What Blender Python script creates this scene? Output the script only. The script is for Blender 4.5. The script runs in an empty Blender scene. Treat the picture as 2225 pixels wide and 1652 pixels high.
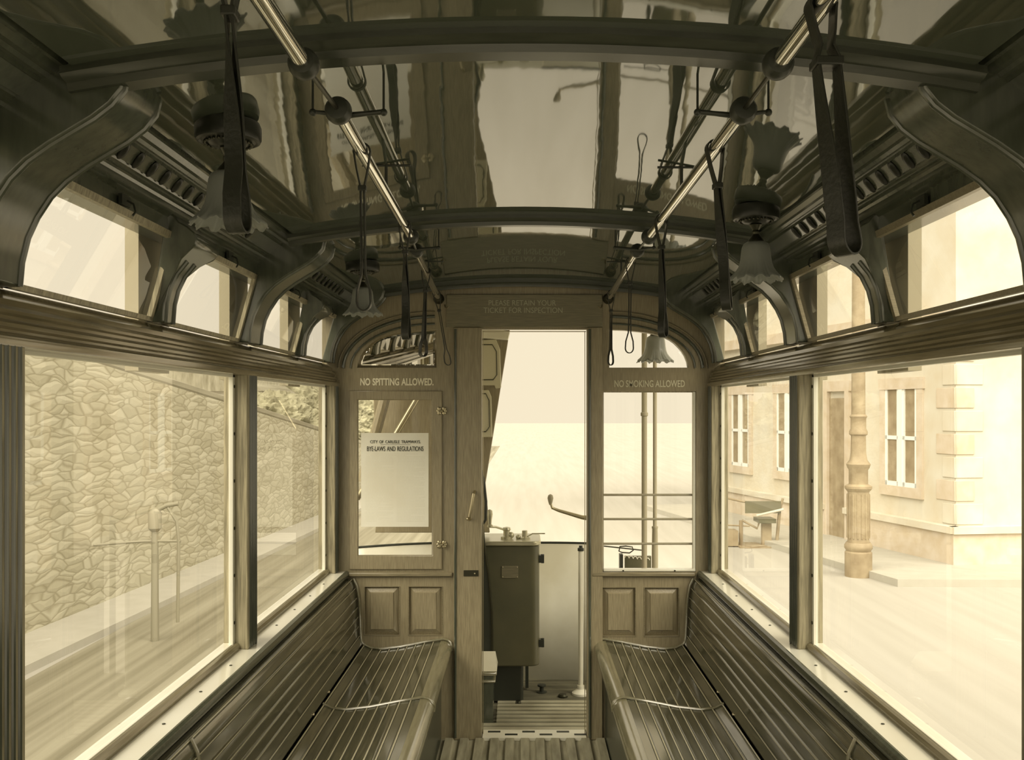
import bpy, bmesh, math, random
from mathutils import Vector, Matrix, noise
random.seed(7)
PI = math.pi
scene = bpy.context.scene
C = scene.collection
# ------------------------------------------------------------------ camera
F = 2044.0; D = 4.6; VX, VY, EYE = 1137.0, 890.0, 1.6
cam_d = bpy.data.cameras.new('camera'); cam = bpy.data.objects.new('camera', cam_d); C.objects.link(cam)
cam.location = (0, 0, EYE); cam.rotation_euler = (PI/2, 0, 0)
cam_d.sensor_fit = 'HORIZONTAL'; cam_d.sensor_width = 36; cam_d.lens = 36*F/2225
cam_d.shift_x = (1112.5-VX)/2225; cam_d.shift_y = (VY-826)/2225
cam_d.clip_start = 0.02; cam_d.clip_end = 400
scene.camera = cam
# ------------------------------------------------------------------ light
w = bpy.data.worlds.new('sky'); scene.world = w; w.use_nodes = True
bg = w.node_tree.nodes['Background']; bg.inputs[0].default_value = (0.94, 0.825, 0.60, 1); bg.inputs[1].default_value = 1.0
for nm_, az, el, en in (('sun', 38, 44, 4.4), ('fill_sun', -40, 44, 4.4)):    # two wide suns added to fill the saloon beyond the visible sky
    sd = bpy.data.lights.new(nm_, 'SUN'); so = bpy.data.objects.new(nm_, sd); C.objects.link(so)
    sd.energy = en; sd.angle = math.radians(56); sd.color = (1, .90, .70)
    so.rotation_euler = (math.radians(90-el), 0, math.radians(az))
vs = scene.view_settings
vs.view_transform = 'Standard'; vs.look = 'None'; vs.gamma = 1; vs.use_curve_mapping = False; vs.exposure = 0.0

# ------------------------------------------------------------------ materials
def lin(r, g, b):
    f = lambda c: (c/255/12.92) if c/255 <= .04045 else ((c/255+.055)/1.055)**2.4
    return (f(r), f(g), f(b), 1)
def unt(c):    # surface colours are read off a sepia print: take the warm daylight back out
    return (min(.92, c[0]*EX), min(.92, c[1]/.90*EX), min(.92, c[2]/.70*EX), 1)
EX = 1.0
def mat(name, col, rough=.5, metal=0, ior=1.5, bump=0, bscale=40, col2=None, nscale=8, stretch=(1,1,1), trans=0, coat=0, detail=5, k=1.0):
    col = unt([c*k for c in col]); col2 = unt([c*k for c in col2]) if col2 else None
    m = bpy.data.materials.new(name); m.use_nodes = True
    nt = m.node_tree; b = nt.nodes['Principled BSDF']
    b.inputs['Base Color'].default_value = col; b.inputs['Roughness'].default_value = rough
    b.inputs['Metallic'].default_value = metal; b.inputs['IOR'].default_value = ior
    b.inputs['Transmission Weight'].default_value = trans
    b.inputs['Coat Weight'].default_value = coat; b.inputs['Coat Roughness'].default_value = .05
    if col2 or bump:
        tc = nt.nodes.new('ShaderNodeTexCoord'); mp = nt.nodes.new('ShaderNodeMapping')
        mp.inputs['Scale'].default_value = stretch; nt.links.new(tc.outputs['Object'], mp.inputs[0])
    if col2:
        n = nt.nodes.new('ShaderNodeTexNoise'); n.inputs['Scale'].default_value = nscale; n.inputs['Detail'].default_value = detail
        nt.links.new(mp.outputs[0], n.inputs[0])
        r = nt.nodes.new('ShaderNodeValToRGB'); r.color_ramp.elements[0].position = .32; r.color_ramp.elements[1].position = .68
        r.color_ramp.elements[0].color = col2; r.color_ramp.elements[1].color = col
        nt.links.new(n.outputs[0], r.inputs[0]); nt.links.new(r.outputs[0], b.inputs['Base Color'])
    if bump:
        n2 = nt.nodes.new('ShaderNodeTexNoise'); n2.inputs['Scale'].default_value = bscale; nt.links.new(mp.outputs[0], n2.inputs[0])
        bp = nt.nodes.new('ShaderNodeBump'); bp.inputs['Strength'].default_value = bump; bp.inputs['Distance'].default_value = .01
        nt.links.new(n2.outputs[0], bp.inputs['Height']); nt.links.new(bp.outputs[0], b.inputs['Normal'])
    return m
oakV = mat('oak_vertical', lin(160,143,103), .28, ior=1.65, col2=lin(134,118,83), nscale=20, stretch=(12,12,.7), bump=.08, bscale=60)
oakX = mat('oak_crosswise', lin(146,130,93), .28, col2=lin(120,107,75), nscale=20, stretch=(.7,12,12), bump=.08, bscale=60)
oakY = mat('oak_lengthwise', lin(138,122,84), .12, ior=2.1, col2=lin(112,99,66), nscale=12, stretch=(9,.5,9))
post = mat('oak_post', lin(176,160,118), .35, col2=lin(124,112,80), nscale=10, stretch=(14,14,.8), bump=.1, bscale=50)
darkw = mat('dark_varnished_wood', lin(84,84,62), .17, ior=1.8, col2=lin(70,71,52), nscale=10, stretch=(5,5,1))
benchm = mat('bench_slat_wood', lin(96,89,60), .12, ior=2.1, col2=lin(66,63,43), nscale=12, stretch=(12,.7,12))
nosem = mat('bench_nosing_wood', lin(138,127,90), .15, ior=2.7, col2=lin(122,112,77), nscale=10, stretch=(8,.8,8))
ceilm = mat('varnished_ceiling', lin(74,76,56), .03, ior=2.5, bump=.022, bscale=9, stretch=(2.2,.5,1))
beamw = mat('dark_beam_wood', lin(66,66,48), .25, ior=1.6, col2=lin(54,55,39), nscale=10, stretch=(1,5,5))
glintm = mat('slat_bead_glint', lin(182,168,126), .16, ior=2.0)
brass = mat('polished_rail_brass', lin(228,216,186), .09, metal=1)
dbrass = mat('dull_dark_brass', lin(70,66,46), .35, metal=.7)
brassp = mat('small_brass_fittings', lin(190,172,128), .3, metal=.9)
iron = mat('black_iron', lin(52,52,38), .4)
leather = mat('black_leather', lin(44,43,30), .38, bump=.1, bscale=120)
paper = mat('paper', lin(240,228,192), .8, col2=lin(232,218,180), nscale=6)
ink = mat('printing_ink', lin(52,50,34), .8)
faint = mat('faint_print', lin(224,212,176), .8)
gilt = mat('gilt_lettering', lin(238,222,176), .4)
giltd = mat('worn_gilt_lettering', lin(208,194,150), .5, metal=.1)
headm = mat('header_wood', lin(134,122,88), .3, col2=lin(114,104,74), nscale=20, stretch=(.7,12,12))  # header board's dim light under the ceiling is put into this darker colour
giltf = mat('faded_lettering', lin(176,166,126), .5)
sillm = mat('sill_plate', lin(236,224,188), .12, ior=1.9, col2=lin(226,212,174), nscale=3)
stripm = mat('pale_strip', lin(226,214,178), .4)
outerp = mat('pale_outer_pillar', lin(176,160,120), .5, k=0.85)
cream = mat('cream_paint', lin(238,226,190), .4, col2=lin(216,202,162), nscale=3, detail=8)
ctrlm = mat('controller_iron', lin(104,96,64), .34, col2=lin(84,80,54), nscale=3)
lidm = mat('controller_lid', lin(190,178,138), .3, metal=.6)
floorm = mat('floor_wood', lin(174,162,124), .55, col2=lin(132,122,90), nscale=6, stretch=(6,.8,6))
slatm = mat('worn_slats', lin(196,184,144), .6, col2=lin(160,148,112), nscale=5)
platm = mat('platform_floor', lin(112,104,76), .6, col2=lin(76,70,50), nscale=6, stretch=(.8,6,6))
opal = mat('frosted_shade_glass', lin(168,164,140), .3, ior=1.45, trans=.35)
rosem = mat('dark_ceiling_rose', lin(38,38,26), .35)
mirror = mat('bevelled_mirror', lin(225,210,175), .01, metal=1)
road = mat('road_surface', lin(228,214,182), .9, col2=lin(218,204,172), nscale=2.2, stretch=(2.4,.12,1), detail=9, k=0.53)
pave = mat('pavement', lin(230,216,182), .9, col2=lin(222,208,174), nscale=5, k=0.56)
roadl = mat('setts_and_ruts', lin(206,191,150), .9, col2=lin(160,146,108), nscale=2.0, stretch=(4,.10,1), detail=9, k=0.5)
pale = mat('pale_building_stone', lin(246,232,196), .9, col2=lin(236,216,174), nscale=2, k=0.72)
band = mat('pinkish_brick', lin(244,222,184), .9, col2=lin(230,204,160), nscale=5, k=0.72)
sash_w = mat('white_sash', lin(252,244,216), .7, k=0.85)
darkglass = mat('dim_window_glass', lin(228,212,176), .2, k=0.7)
bush = mat('foliage', lin(190,178,134), .95, col2=lin(130,120,84), nscale=3, bump=.6, bscale=4, k=0.7)
ironp = mat('painted_cast_iron', lin(192,168,124), .6, col2=lin(160,136,96), nscale=5, k=0.74)
pipem = mat('ghost_post_tone', lin(190,176,136), .7, k=.52)
def stone_mat():
    m = bpy.data.materials.new('rubble_stone'); m.use_nodes = True; nt = m.node_tree; b = nt.nodes['Principled BSDF']; b.inputs['Roughness'].default_value = .95
    tc = nt.nodes.new('ShaderNodeTexCoord'); mp = nt.nodes.new('ShaderNodeMapping'); mp.inputs['Scale'].default_value = (1,.95,3.6)
    n = nt.nodes.new('ShaderNodeTexNoise'); n.inputs['Scale'].default_value = 1.5; mx = nt.nodes.new('ShaderNodeVectorMath'); mx.operation = 'MULTIPLY_ADD'
    mx.inputs[1].default_value = (.25,.25,.25)
    nt.links.new(tc.outputs['Object'], n.inputs[0]); nt.links.new(n.outputs['Color'], mx.inputs[0]); nt.links.new(tc.outputs['Object'], mx.inputs[2])
    nt.links.new(mx.outputs[0], mp.inputs[0])
    v = nt.nodes.new('ShaderNodeTexVoronoi'); v.feature = 'DISTANCE_TO_EDGE'; v.inputs['Scale'].default_value = 3.1; nt.links.new(mp.outputs[0], v.inputs[0])
    v2 = nt.nodes.new('ShaderNodeTexVoronoi'); v2.inputs['Scale'].default_value = 3.1; nt.links.new(mp.outputs[0], v2.inputs[0])
    r = nt.nodes.new('ShaderNodeValToRGB'); r.color_ramp.elements[0].position = .0; r.color_ramp.elements[1].position = .09
    r.color_ramp.elements[0].color = (.68,.66,.60,1); r.color_ramp.elements[1].color = (1,1,1,1)
    nt.links.new(v.outputs['Distance'], r.inputs[0])
    r2 = nt.nodes.new('ShaderNodeValToRGB'); r2.color_ramp.elements[0].color = unt([c*.68 for c in lin(186,172,132)]); r2.color_ramp.elements[1].color = unt([c*.68 for c in lin(218,204,164)])
    nt.links.new(v2.outputs['Color'], r2.inputs[0])
    mi = nt.nodes.new('ShaderNodeMix'); mi.data_type = 'RGBA'; mi.blend_type = 'MULTIPLY'; mi.inputs[0].default_value = 1
    nt.links.new(r2.outputs[0], mi.inputs[6]); nt.links.new(r.outputs[0], mi.inputs[7]); nt.links.new(mi.outputs[2], b.inputs['Base Color'])
    bp = nt.nodes.new('ShaderNodeBump'); bp.inputs['Strength'].default_value = .6; bp.inputs['Distance'].default_value = .03
    nt.links.new(v.outputs['Distance'], bp.inputs['Height']); nt.links.new(bp.outputs[0], b.inputs['Normal'])
    return m
stone = stone_mat()
def glass_mat(name, ior=1.5, tint=(1,1,1,1)):
    m = bpy.data.materials.new(name); m.use_nodes = True; nt = m.node_tree
    for n in list(nt.nodes):
        if n.type != 'OUTPUT_MATERIAL': nt.nodes.remove(n)
    out = [n for n in nt.nodes if n.type == 'OUTPUT_MATERIAL'][0]
    t = nt.nodes.new('ShaderNodeBsdfTransparent'); t.inputs[0].default_value = tint
    g = nt.nodes.new('ShaderNodeBsdfGlossy'); g.inputs['Roughness'].default_value = 0.0
    fr = nt.nodes.new('ShaderNodeFresnel'); fr.inputs[0].default_value = ior
    mx = nt.nodes.new('ShaderNodeMixShader')
    ge = nt.nodes.new('ShaderNodeNewGeometry'); io = nt.nodes.new('ShaderNodeMapRange'); io.inputs[3].default_value = ior; io.inputs[4].default_value = 1/ior
    nt.links.new(ge.outputs['Backfacing'], io.inputs[0]); nt.links.new(io.outputs[0], fr.inputs[0])
    nt.links.new(fr.outputs[0], mx.inputs[0]); nt.links.new(t.outputs[0], mx.inputs[1]); nt.links.new(g.outputs[0], mx.inputs[2]); nt.links.new(mx.outputs[0], out.inputs[0])
    return m
glass = glass_mat('window_glass', 1.5)

# ------------------------------------------------------------------ mesh helpers
class MB:
    def __init__(s): s.v = []; s.f = []
    def add(s, vs_, fs):
        o = len(s.v); s.v += [tuple(v) for v in vs_]; s.f += [tuple(i+o for i in f) for f in fs]; return s
    def box(s, x0, x1, y0, y1, z0, z1):
        v = [(x,y,z) for x in (x0,x1) for y in (y0,y1) for z in (z0,z1)]
        return s.add(v, [(0,1,3,2),(4,6,7,5),(0,4,5,1),(2,3,7,6),(0,2,6,4),(1,5,7,3)])
    def frustum(s, x0, x1, z0, z1, y0, y1, inset):   # raised field facing -y
        v = [(x0,y0,z0),(x1,y0,z0),(x1,y0,z1),(x0,y0,z1),(x0+inset,y1,z0+inset),(x1-inset,y1,z0+inset),(x1-inset,y1,z1-inset),(x0+inset,y1,z1-inset)]
        return s.add(v, [(0,1,5,4),(1,2,6,5),(2,3,7,6),(3,0,4,7),(4,5,6,7),(3,2,1,0)])
    def prism_y(s, poly, y0, y1):   # poly in (x,z)
        n = len(poly); v = [(p[0],y0,p[1]) for p in poly]+[(p[0],y1,p[1]) for p in poly]
        f = [(i,(i+1)%n,n+(i+1)%n,n+i) for i in range(n)]+[tuple(range(n-1,-1,-1)), tuple(range(n,2*n))]
        return s.add(v, f)
    def prism_z(s, poly, z0, z1):
        n = len(poly); v = [(p[0],p[1],z0) for p in poly]+[(p[0],p[1],z1) for p in poly]
        f = [(i,(i+1)%n,n+(i+1)%n,n+i) for i in range(n)]+[tuple(range(n-1,-1,-1)), tuple(range(n,2*n))]
        return s.add(v, f)
    def strip_y(s, line, y0, y1, ny=1):    # open polyline (x,z) extruded along y
        n = len(line); v = []
        for k in range(ny+1):
            y = y0+(y1-y0)*k/ny; v += [(p[0],y,p[1]) for p in line]
        f = [(k*n+i,k*n+i+1,(k+1)*n+i+1,(k+1)*n+i) for k in range(ny) for i in range(n-1)]
        return s.add(v, f)
    def tube(s, path, r, n=12, closed=False, caps=True):
        P = [Vector(p) for p in path]; m = len(P); v = []; prev = None
        R = r if isinstance(r, (list, tuple)) else [r]*m
        for i, p in enumerate(P):
            a = P[(i-1) % m] if (closed or i > 0) else P[i]; b = P[(i+1) % m] if (closed or i < m-1) else P[i]
            t = (b-a).normalized()
            if prev is None:
                u = t.cross(Vector((0,0,1)))
                if u.length < .1: u = t.cross(Vector((1,0,0)))
            else: u = prev - t*prev.dot(t)
            u.normalize(); prev = u; w2 = t.cross(u)
            for k in range(n):
                a2 = 2*PI*k/n; v.append(p+(u*math.cos(a2)+w2*math.sin(a2))*R[i])
        f = []
        for i in range(m if closed else m-1):
            j = (i+1) % m
            for k in range(n): f.append((i*n+k, i*n+(k+1) % n, j*n+(k+1) % n, j*n+k))
        if not closed and caps: f += [tuple(range(n-1,-1,-1)), tuple((m-1)*n+k for k in range(n))]
        return s.add(v, f)
    def lathe(s, prof, c, n=32, axis='z', ruffle=None):    # prof: (r, h)
        v = []; m = len(prof)
        for j, (r, h) in enumerate(prof):
            for k in range(n):
                a = 2*PI*k/n; rr, hh = r, h
                if ruffle: dr, dh = ruffle(j/(m-1), a); rr += dr; hh += dh
                q = (rr*math.cos(a), rr*math.sin(a), hh)
                if axis == 'y': q = (q[0], q[2], q[1])
                if axis == 'x': q = (q[2], q[0], q[1])
                v.append((c[0]+q[0], c[1]+q[1], c[2]+q[2]))
        f = [(j*n+k, j*n+(k+1) % n, (j+1)*n+(k+1) % n, (j+1)*n+k) for j in range(m-1) for k in range(n)]
        f += [tuple(range(n-1,-1,-1)), tuple((m-1)*n+k for k in range(n))] if not ruffle else []
        return s.add(v, f)
    def ball(s, c, r, n=14, sx=1, sy=1, sz=1):
        prof = [(max(1e-4, math.sin(PI*i/n))*r, -math.cos(PI*i/n)*r) for i in range(n+1)]
        mb = MB().lathe(prof, (0,0,0), n*2)
        return s.add([(c[0]+x*sx, c[1]+y*sy, c[2]+z*sz) for x, y, z in mb.v], mb.f)
    def build(s, name, m, parent=None, smooth=True, bevel=0, solid=0, ang=35):
        me = bpy.data.meshes.new(name); me.from_pydata(s.v, [], s.f); me.update()
        bm = bmesh.new(); bm.from_mesh(me); bmesh.ops.recalc_face_normals(bm, faces=bm.faces); bm.to_mesh(me); bm.free()
        me.materials.append(m)
        if smooth:
            me.polygons.foreach_set('use_smooth', [True]*len(me.polygons)); me.set_sharp_from_angle(angle=math.radians(ang))
        o = bpy.data.objects.new(name, me); C.objects.link(o); o.parent = parent
        if solid:
            q = o.modifiers.new('s', 'SOLIDIFY'); q.thickness = solid; q.offset = 0
        if bevel:
            q = o.modifiers.new('b', 'BEVEL'); q.width = bevel; q.segments = 2; q.limit_method = 'ANGLE'
        return o
def plate(name, outer, holes, y, t, m, parent=None, bev=0.0):     # a board in the xz plane with openings
    cu = bpy.data.curves.new(name, 'CURVE'); cu.dimensions = '2D'; cu.fill_mode = 'BOTH'
    for poly in [outer]+holes:
        sp = cu.splines.new('POLY'); sp.points.add(len(poly)-1)
        for i, p in enumerate(poly): sp.points[i].co = (p[0], p[1], 0, 1)
        sp.use_cyclic_u = True
    cu.extrude = t/2-bev; cu.bevel_depth = bev; cu.bevel_resolution = 1
    if bev: cu.offset = -bev
    to = bpy.data.objects.new('t', cu); C.objects.link(to)
    dg = bpy.context.evaluated_depsgraph_get(); me = bpy.data.meshes.new_from_object(to.evaluated_get(dg))
    bpy.data.objects.remove(to)
    me.transform(Matrix(((1,0,0,0),(0,0,-1,y+t/2),(0,1,0,0),(0,0,0,1)))); me.materials.clear(); me.materials.append(m)
    o = bpy.data.objects.new(name, me); C.objects.link(o); o.parent = parent; me.name = name
    return o
def text(name, s_, x0, x1, zc, h, y, m, parent, spacing=1.0, shear=0, bold=0.0, word=1.0):
    cu = bpy.data.curves.new(name, 'FONT'); cu.body = s_; cu.size = 1; cu.extrude = .008; cu.space_character = spacing; cu.space_word = word; cu.offset = bold
    to = bpy.data.objects.new('t', cu); C.objects.link(to)
    dg = bpy.context.evaluated_depsgraph_get(); me = bpy.data.meshes.new_from_object(to.evaluated_get(dg)); bpy.data.objects.remove(to)
    xs = [v.co.x for v in me.vertices]; ys = [v.co.y for v in me.vertices]
    sx = (x1-x0)/(max(xs)-min(xs)); sy = h/(max(ys)-min(ys))
    for v in me.vertices:
        x, yy, z = v.co; v.co = (x0+(x-min(xs))*sx, y-.0006*(z+.008)/.008, zc-h/2+(yy-min(ys))*sy)
    me.materials.clear(); me.materials.append(m)
    o = bpy.data.objects.new(name, me); C.objects.link(o); o.parent = parent
    return o
def tag(o, label=None, cat=None, group=None, kind=None):
    if label: o['label'] = label
    if cat: o['category'] = cat
    if group: o['group'] = group
    if kind: o['kind'] = kind
    return o
def struct(o, label): return tag(o, label, None, None, 'structure')
def empty(name, loc=(0,0,0)):
    o = bpy.data.objects.new(name, None); C.objects.link(o); o.location = loc; o.empty_display_size = .05; return o
def tree_copy(o, parent=None):
    c = o.copy(); C.objects.link(c); c.parent = parent
    for ch in [q for q in list(C.objects) if q.parent == o]: tree_copy(ch, c)
    return c
S = D/F
def W(px, py): return ((px-VX)*S, EYE-(py-VY)*S)
def rect(x0, y0, x1, y1): return [W(x0,y1), W(x1,y1), W(x1,y0), W(x0,y0)]
def at(px, py, d): return Vector(((px-VX)*d/F, d, EYE-(py-VY)*d/F))
def mir(poly, s): return [(s*p[0], p[1]) for p in poly]
def rel(poly): return [(x, EYE+z) for x, z in poly]
Y0, Y1 = -1.35, 4.6       # ends of the saloon

# ================================================================== the saloon shell
# floor with lengthwise slats
fl = MB().box(-.96, .96, Y0, Y1, -.05, -.012).build('floor', floorm); struct(fl, 'slatted wooden saloon floor between the two benches')
sl = MB()
for i in range(11):
    x = -.385+i*.0735; sl.prism_y([(x,-.012),(x+.05,-.012),(x+.044,.004),(x+.006,.004)], Y0, 4.57)
sl.build('floor_slats', floorm, fl)
# ceiling
def cz(x): return 2.227-.115*x*x
ce = MB()
prof = [(-.74+i*1.48/40, cz(-.74+i*1.48/40)) for i in range(41)]
ce.prism_y(prof+[(.74,2.32),(-.74,2.32)], Y0, Y1)
ceil = ce.build('ceiling', ceilm, ang=25); struct(ceil, 'low arched varnished ceiling reflecting the bright doorway')
# roof beams
tn = [0]
def trim(mb, m, label, **k):
    tn[0] += 1; o = mb.build('trim_%d' % tn[0], m, **k); struct(o, label); return o
def beam(y, wd, label):
    n = 48; xs = [-.76+i*1.52/n for i in range(n+1)]
    prof = [(-wd/2,.0),(-wd/2,-.012),(-wd/2+.008,-.016),(-wd/4,-.02),(-wd/5,-.032),(wd/5,-.032),(wd/4,-.02),(wd/2-.008,-.016),(wd/2,-.012),(wd/2,.0)]
    mb = MB(); v = [(x, y+p[0], cz(x)+p[1]+.002) for x in xs for p in prof]; q = len(prof)
    f = [(i*q+j, i*q+(j+1) % q, (i+1)*q+(j+1) % q, (i+1)*q+j) for i in range(n) for j in range(q)]
    mb.add(v, f); return trim(mb, beamw, label)
beam(3.06, .07, 'moulded roof beam arching across the middle of the ceiling')
beam(1.59, .10, 'dark near roof beam across the top of the view')
beam(.1, .10, 'roof beam behind the camera')
beam(4.57, .04, 'cornice moulding where ceiling meets the end wall')

# side walls -------------------------------------------------------
SIDE = {-1: 'left', 1: 'right'}
cant = rel([(.975,.112),(.90,.112),(.898,.118),(.898,.128),(.904,.134),(.912,.137),(.912,.142),(.905,.146),(.905,.153),(.913,.157),(.921,.162),(.921,.168),(.915,.172),(.915,.178),(.925,.184),(.934,.189),(.934,.200),(.940,.206),(.948,.212),(.966,.224),(.98,.224)])
corn = rel([(.985,.45),(.905,.45),(.90,.455),(.90,.487),(.893,.492),(.884,.494),(.884,.505),(.872,.508),(.868,.514),(.862,.516),(.862,.521),(.852,.524),(.848,.530),(.845,.526),(.817,.551),(.812,.549),(.81,.556),(.80,.557),(.794,.563),(.784,.564),(.775,.574),(.768,.575),(.764,.583),(.750,.584),(.746,.592),(.72,.592),(.72,.72),(.985,.72)])
small_br = rel([(.966,.226),(.93,.226),(.926,.275),(.916,.315),(.898,.352),(.872,.384),(.843,.405),(.829,.416),(.825,.432),(.832,.448),(.85,.464),(.872,.476),(.884,.492),(.90,.50),(.91,.455)])
main_br = rel([(.966,.226),(.925,.226),(.921,.27),(.910,.315),(.893,.352),(.868,.390),(.838,.420),(.80,.447),(.762,.470),(.725,.492),(.695,.515),(.675,.54),(.668,.57),(.668,.60),(.76,.62),(.90,.60),(.905,.45)])
wn = [0]
slot0 = None
bays = [(-1.25,.12),(.22,1.60),(1.72,3.10),(3.20,4.53)]
ups = [(.90,1.60,.3),(1.74,2.42,.4),(2.51,3.16,0),(3.33,3.93,0),(4.02,4.52,0),(-.55,.10,0),(.28,.84,0),(-1.28,-.62,0)]
UPN = {1.74:'nearest', 2.51:'second', 3.33:'third', 4.02:'farthest'}
for s in (-1, 1):
    nm = SIDE[s]
    wl = MB().box(*sorted((s*.955, s*1.0)), Y0, Y1, -.05, .80)
    wo = wl.build('wall_'+nm, darkw); struct(wo, 'wooden %s side of the tram below the windows, behind the bench' % nm)
    # cantrail
    tr = trim(MB().prism_y(mir(cant, s), Y0, Y1), oakY, 'ridged moulded rail running above the %s big windows' % nm, ang=30)
    # frieze and cornice
    co = trim(MB().prism_y(mir(corn, s), Y0, Y1), darkw, 'moulded cornice with ventilator slots above the %s upper windows' % nm, ang=25)
    # ventilator slots: dark hit-and-miss tongues
    for (a, b_) in ((1.80, 2.86), (3.46, 4.36)):
        k = 0
        while a+k*.0755 < b_:
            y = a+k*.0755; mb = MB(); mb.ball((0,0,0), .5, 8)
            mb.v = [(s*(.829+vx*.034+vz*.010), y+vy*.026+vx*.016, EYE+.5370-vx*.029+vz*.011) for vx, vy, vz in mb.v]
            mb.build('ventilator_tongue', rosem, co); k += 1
    # sill
    sp = [(.985,.80),(.985,.832),(.952,.832),(.950,.828),(.945,.832),(.938,.830),(.932,.822),(.931,.812),(.868,.808),(.862,.806),(.858,.798),(.858,.785),(.868,.778),(.985,.778)]
    si = trim(MB().prism_y(mir(sp[:9]+[(.868,.79),(.985,.79)], s), Y0, Y1), sillm, 'pale screwed sill plate below the %s windows' % nm, ang=30)
    MB().prism_y(mir([(.869,.809),(.862,.811),(.854,.806),(.850,.796),(.852,.784),(.860,.778),(.872,.778)], s), Y0, Y1-.001).build('sill_nosing', darkw, si)
    MB().prism_y(mir([(.931,.812),(.929,.822),(.934,.831),(.942,.834),(.950,.830),(.952,.812)], s), Y0, Y1-.001).build('glazing_bead', oakY, si)
    y = 1.55
    while y < 4.5:
        MB().lathe([(.0045,0),(.0045,.0012),(.002,.002)], (s*.902, y, .8105), 12).build('screw', dbrass, si); y += .27
    # posts
    for (a, b_) in ((.10,.22),(1.60,1.71),(3.09,3.20),(4.52,4.599)):
        pm = MB(); pm.box(*sorted((s*.904, s*.985)), a, b_, .81, EYE+.115)
        o = trim(pm, post, '%s window post' % nm + {.10:' behind the camera', 1.60:' nearest the camera at the edge of view', 3.09:' standing between the two big windows', 4.52:' in the far corner by the end wall'}[a], bevel=.004)
        mb = MB()
        for k in range(4): yy = a+(b_-a)*(.2+.2*k); mb.tube([(s*.904, yy, .812), (s*.904, yy, EYE+.113)], .005, 8)
        mb.build('reeding', darkw, o)
    # small window brackets & main brackets
    def inner_bead(poly, y, r, par, a=1, b=-4):
        pth = [(s*p[0]*1.0, y, p[1]) for p in poly[a:b]]
        MB().tube(pth, r, 8).build('bracket_bead', darkw, par)
    for (a, b_, kind) in ((.84,.92,0),(2.43,2.51,0),(3.94,4.02,0),(.08,.28,1),(1.58,1.74,1),(3.16,3.33,1),(4.50,4.599,1)):
        poly = main_br if kind else small_br
        where = {.84:'small curved roof bracket behind the camera', 2.43:'small scrolled bracket between the nearest and second upper windows', 3.94:'small scrolled bracket between the third and farthest upper windows', .08:'large curved roof bracket behind the camera', 1.58:'large curved roof bracket nearest the camera', 3.16:'large curved bracket carrying the middle roof beam', 4.50:'large curved bracket in the far corner'}[a]
        pm = MB().prism_y(mir(poly, s), a, b_); fk = .05 if kind == 0 else .0
        def flare(v):
            u = min(1, max(0, (v[2]-EYE-.33)/.09)); u = u*u*(3-2*u)
            return (v[0], v[1]+(fk*u if v[1] > (a+b_)/2 else -fk*u), v[2])
        pm.v = [flare(v) for v in pm.v]
        o = trim(pm, darkw, where+' on the %s' % nm, ang=40, bevel=.004)
        inner_bead(poly, a+.012, .006, o, b=-4 if kind else -9); inner_bead(poly, b_-.012, .006, o, b=-4 if kind else -9)
    # outer pale pillars seen through the upper windows
    for a in (.80, 1.58, 2.42, 3.17, 3.96):
        trim(MB().box(*sorted((s*.99, s*1.025)), a, a+.21, 1.70, 2.25), outerp, 'pale outer body pillar behind the %s upper windows%s' % (nm, {.80:', behind the camera',1.58:', nearest',2.42:', second along',3.17:', third along',3.96:', farthest'}[a]))
    # big windows
    for bi, (a, b_) in enumerate(bays):
        wn[0] += 1
        fr = MB()
        for (ya, yb) in ((a, a+.022), (b_-.028, b_)): fr.box(*sorted((s*.948, s*.962)), ya, yb, .83, EYE+.115)
        fr.box(*sorted((s*.948, s*.962)), a, b_, EYE+.105, EYE+.115)
        o = fr.build('window_%d' % wn[0], stripm, bevel=.001)
        struct(o, 'big %s side window %s' % (nm, ['behind the camera','beside the camera','nearer of the two in view, pale frame strip with screws','farther of the two in view, next to the end wall'][bi]))
        MB().add([(s*.957,a,.82),(s*.957,b_,.82),(s*.957,b_,EYE+.12),(s*.957,a,EYE+.12)], [(0,1,2,3)]).build('glass_pane', glass, o, smooth=False)
        if bi >= 2:
            for k in range(6): MB().lathe([(.006,0),(.0055,.0015),(.002,.0025)], (0,0,0), 12).build('screw', dbrass, o)
            sc = [q for q in C.objects if q.parent == o and q.name.startswith('screw')]
            for k, q in enumerate(sc): q.location = (s*.948, b_-.014, .90+k*.155); q.rotation_euler = (0, -s*PI/2, 0)
    # upper tilting lights
    for (a, b_, _) in ups:
        wn[0] += 1
        def pt(t, y, off=0): return (s*(.966-.062*t-off), y, EYE+.226+.226*t)
        fr = MB()
        for (ya, yb, ta, tb) in ((a,a+.016,0,1),(b_-.016,b_,0,1),(a,b_,0,.05),(a,b_,.93,1)):
            v = [pt(ta,ya),pt(ta,yb),pt(tb,yb),pt(tb,ya),pt(ta,ya,.012),pt(ta,yb,.012),pt(tb,yb,.012),pt(tb,ya,.012)]
            fr.add(v, [(0,1,2,3),(4,5,6,7),(0,1,5,4),(1,2,6,5),(2,3,7,6),(3,0,4,7)])
        o = fr.build('window_%d' % wn[0], oakX if s > 0 else post)
        struct(o, '%s small tilted upper window on the %s' % (UPN.get(a, 'hidden'), nm))
        MB().add([pt(0,a),pt(0,b_),pt(1,b_),pt(1,a)], [(0,1,2,3)]).build('glass_pane', glass, o, smooth=False)
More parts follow.
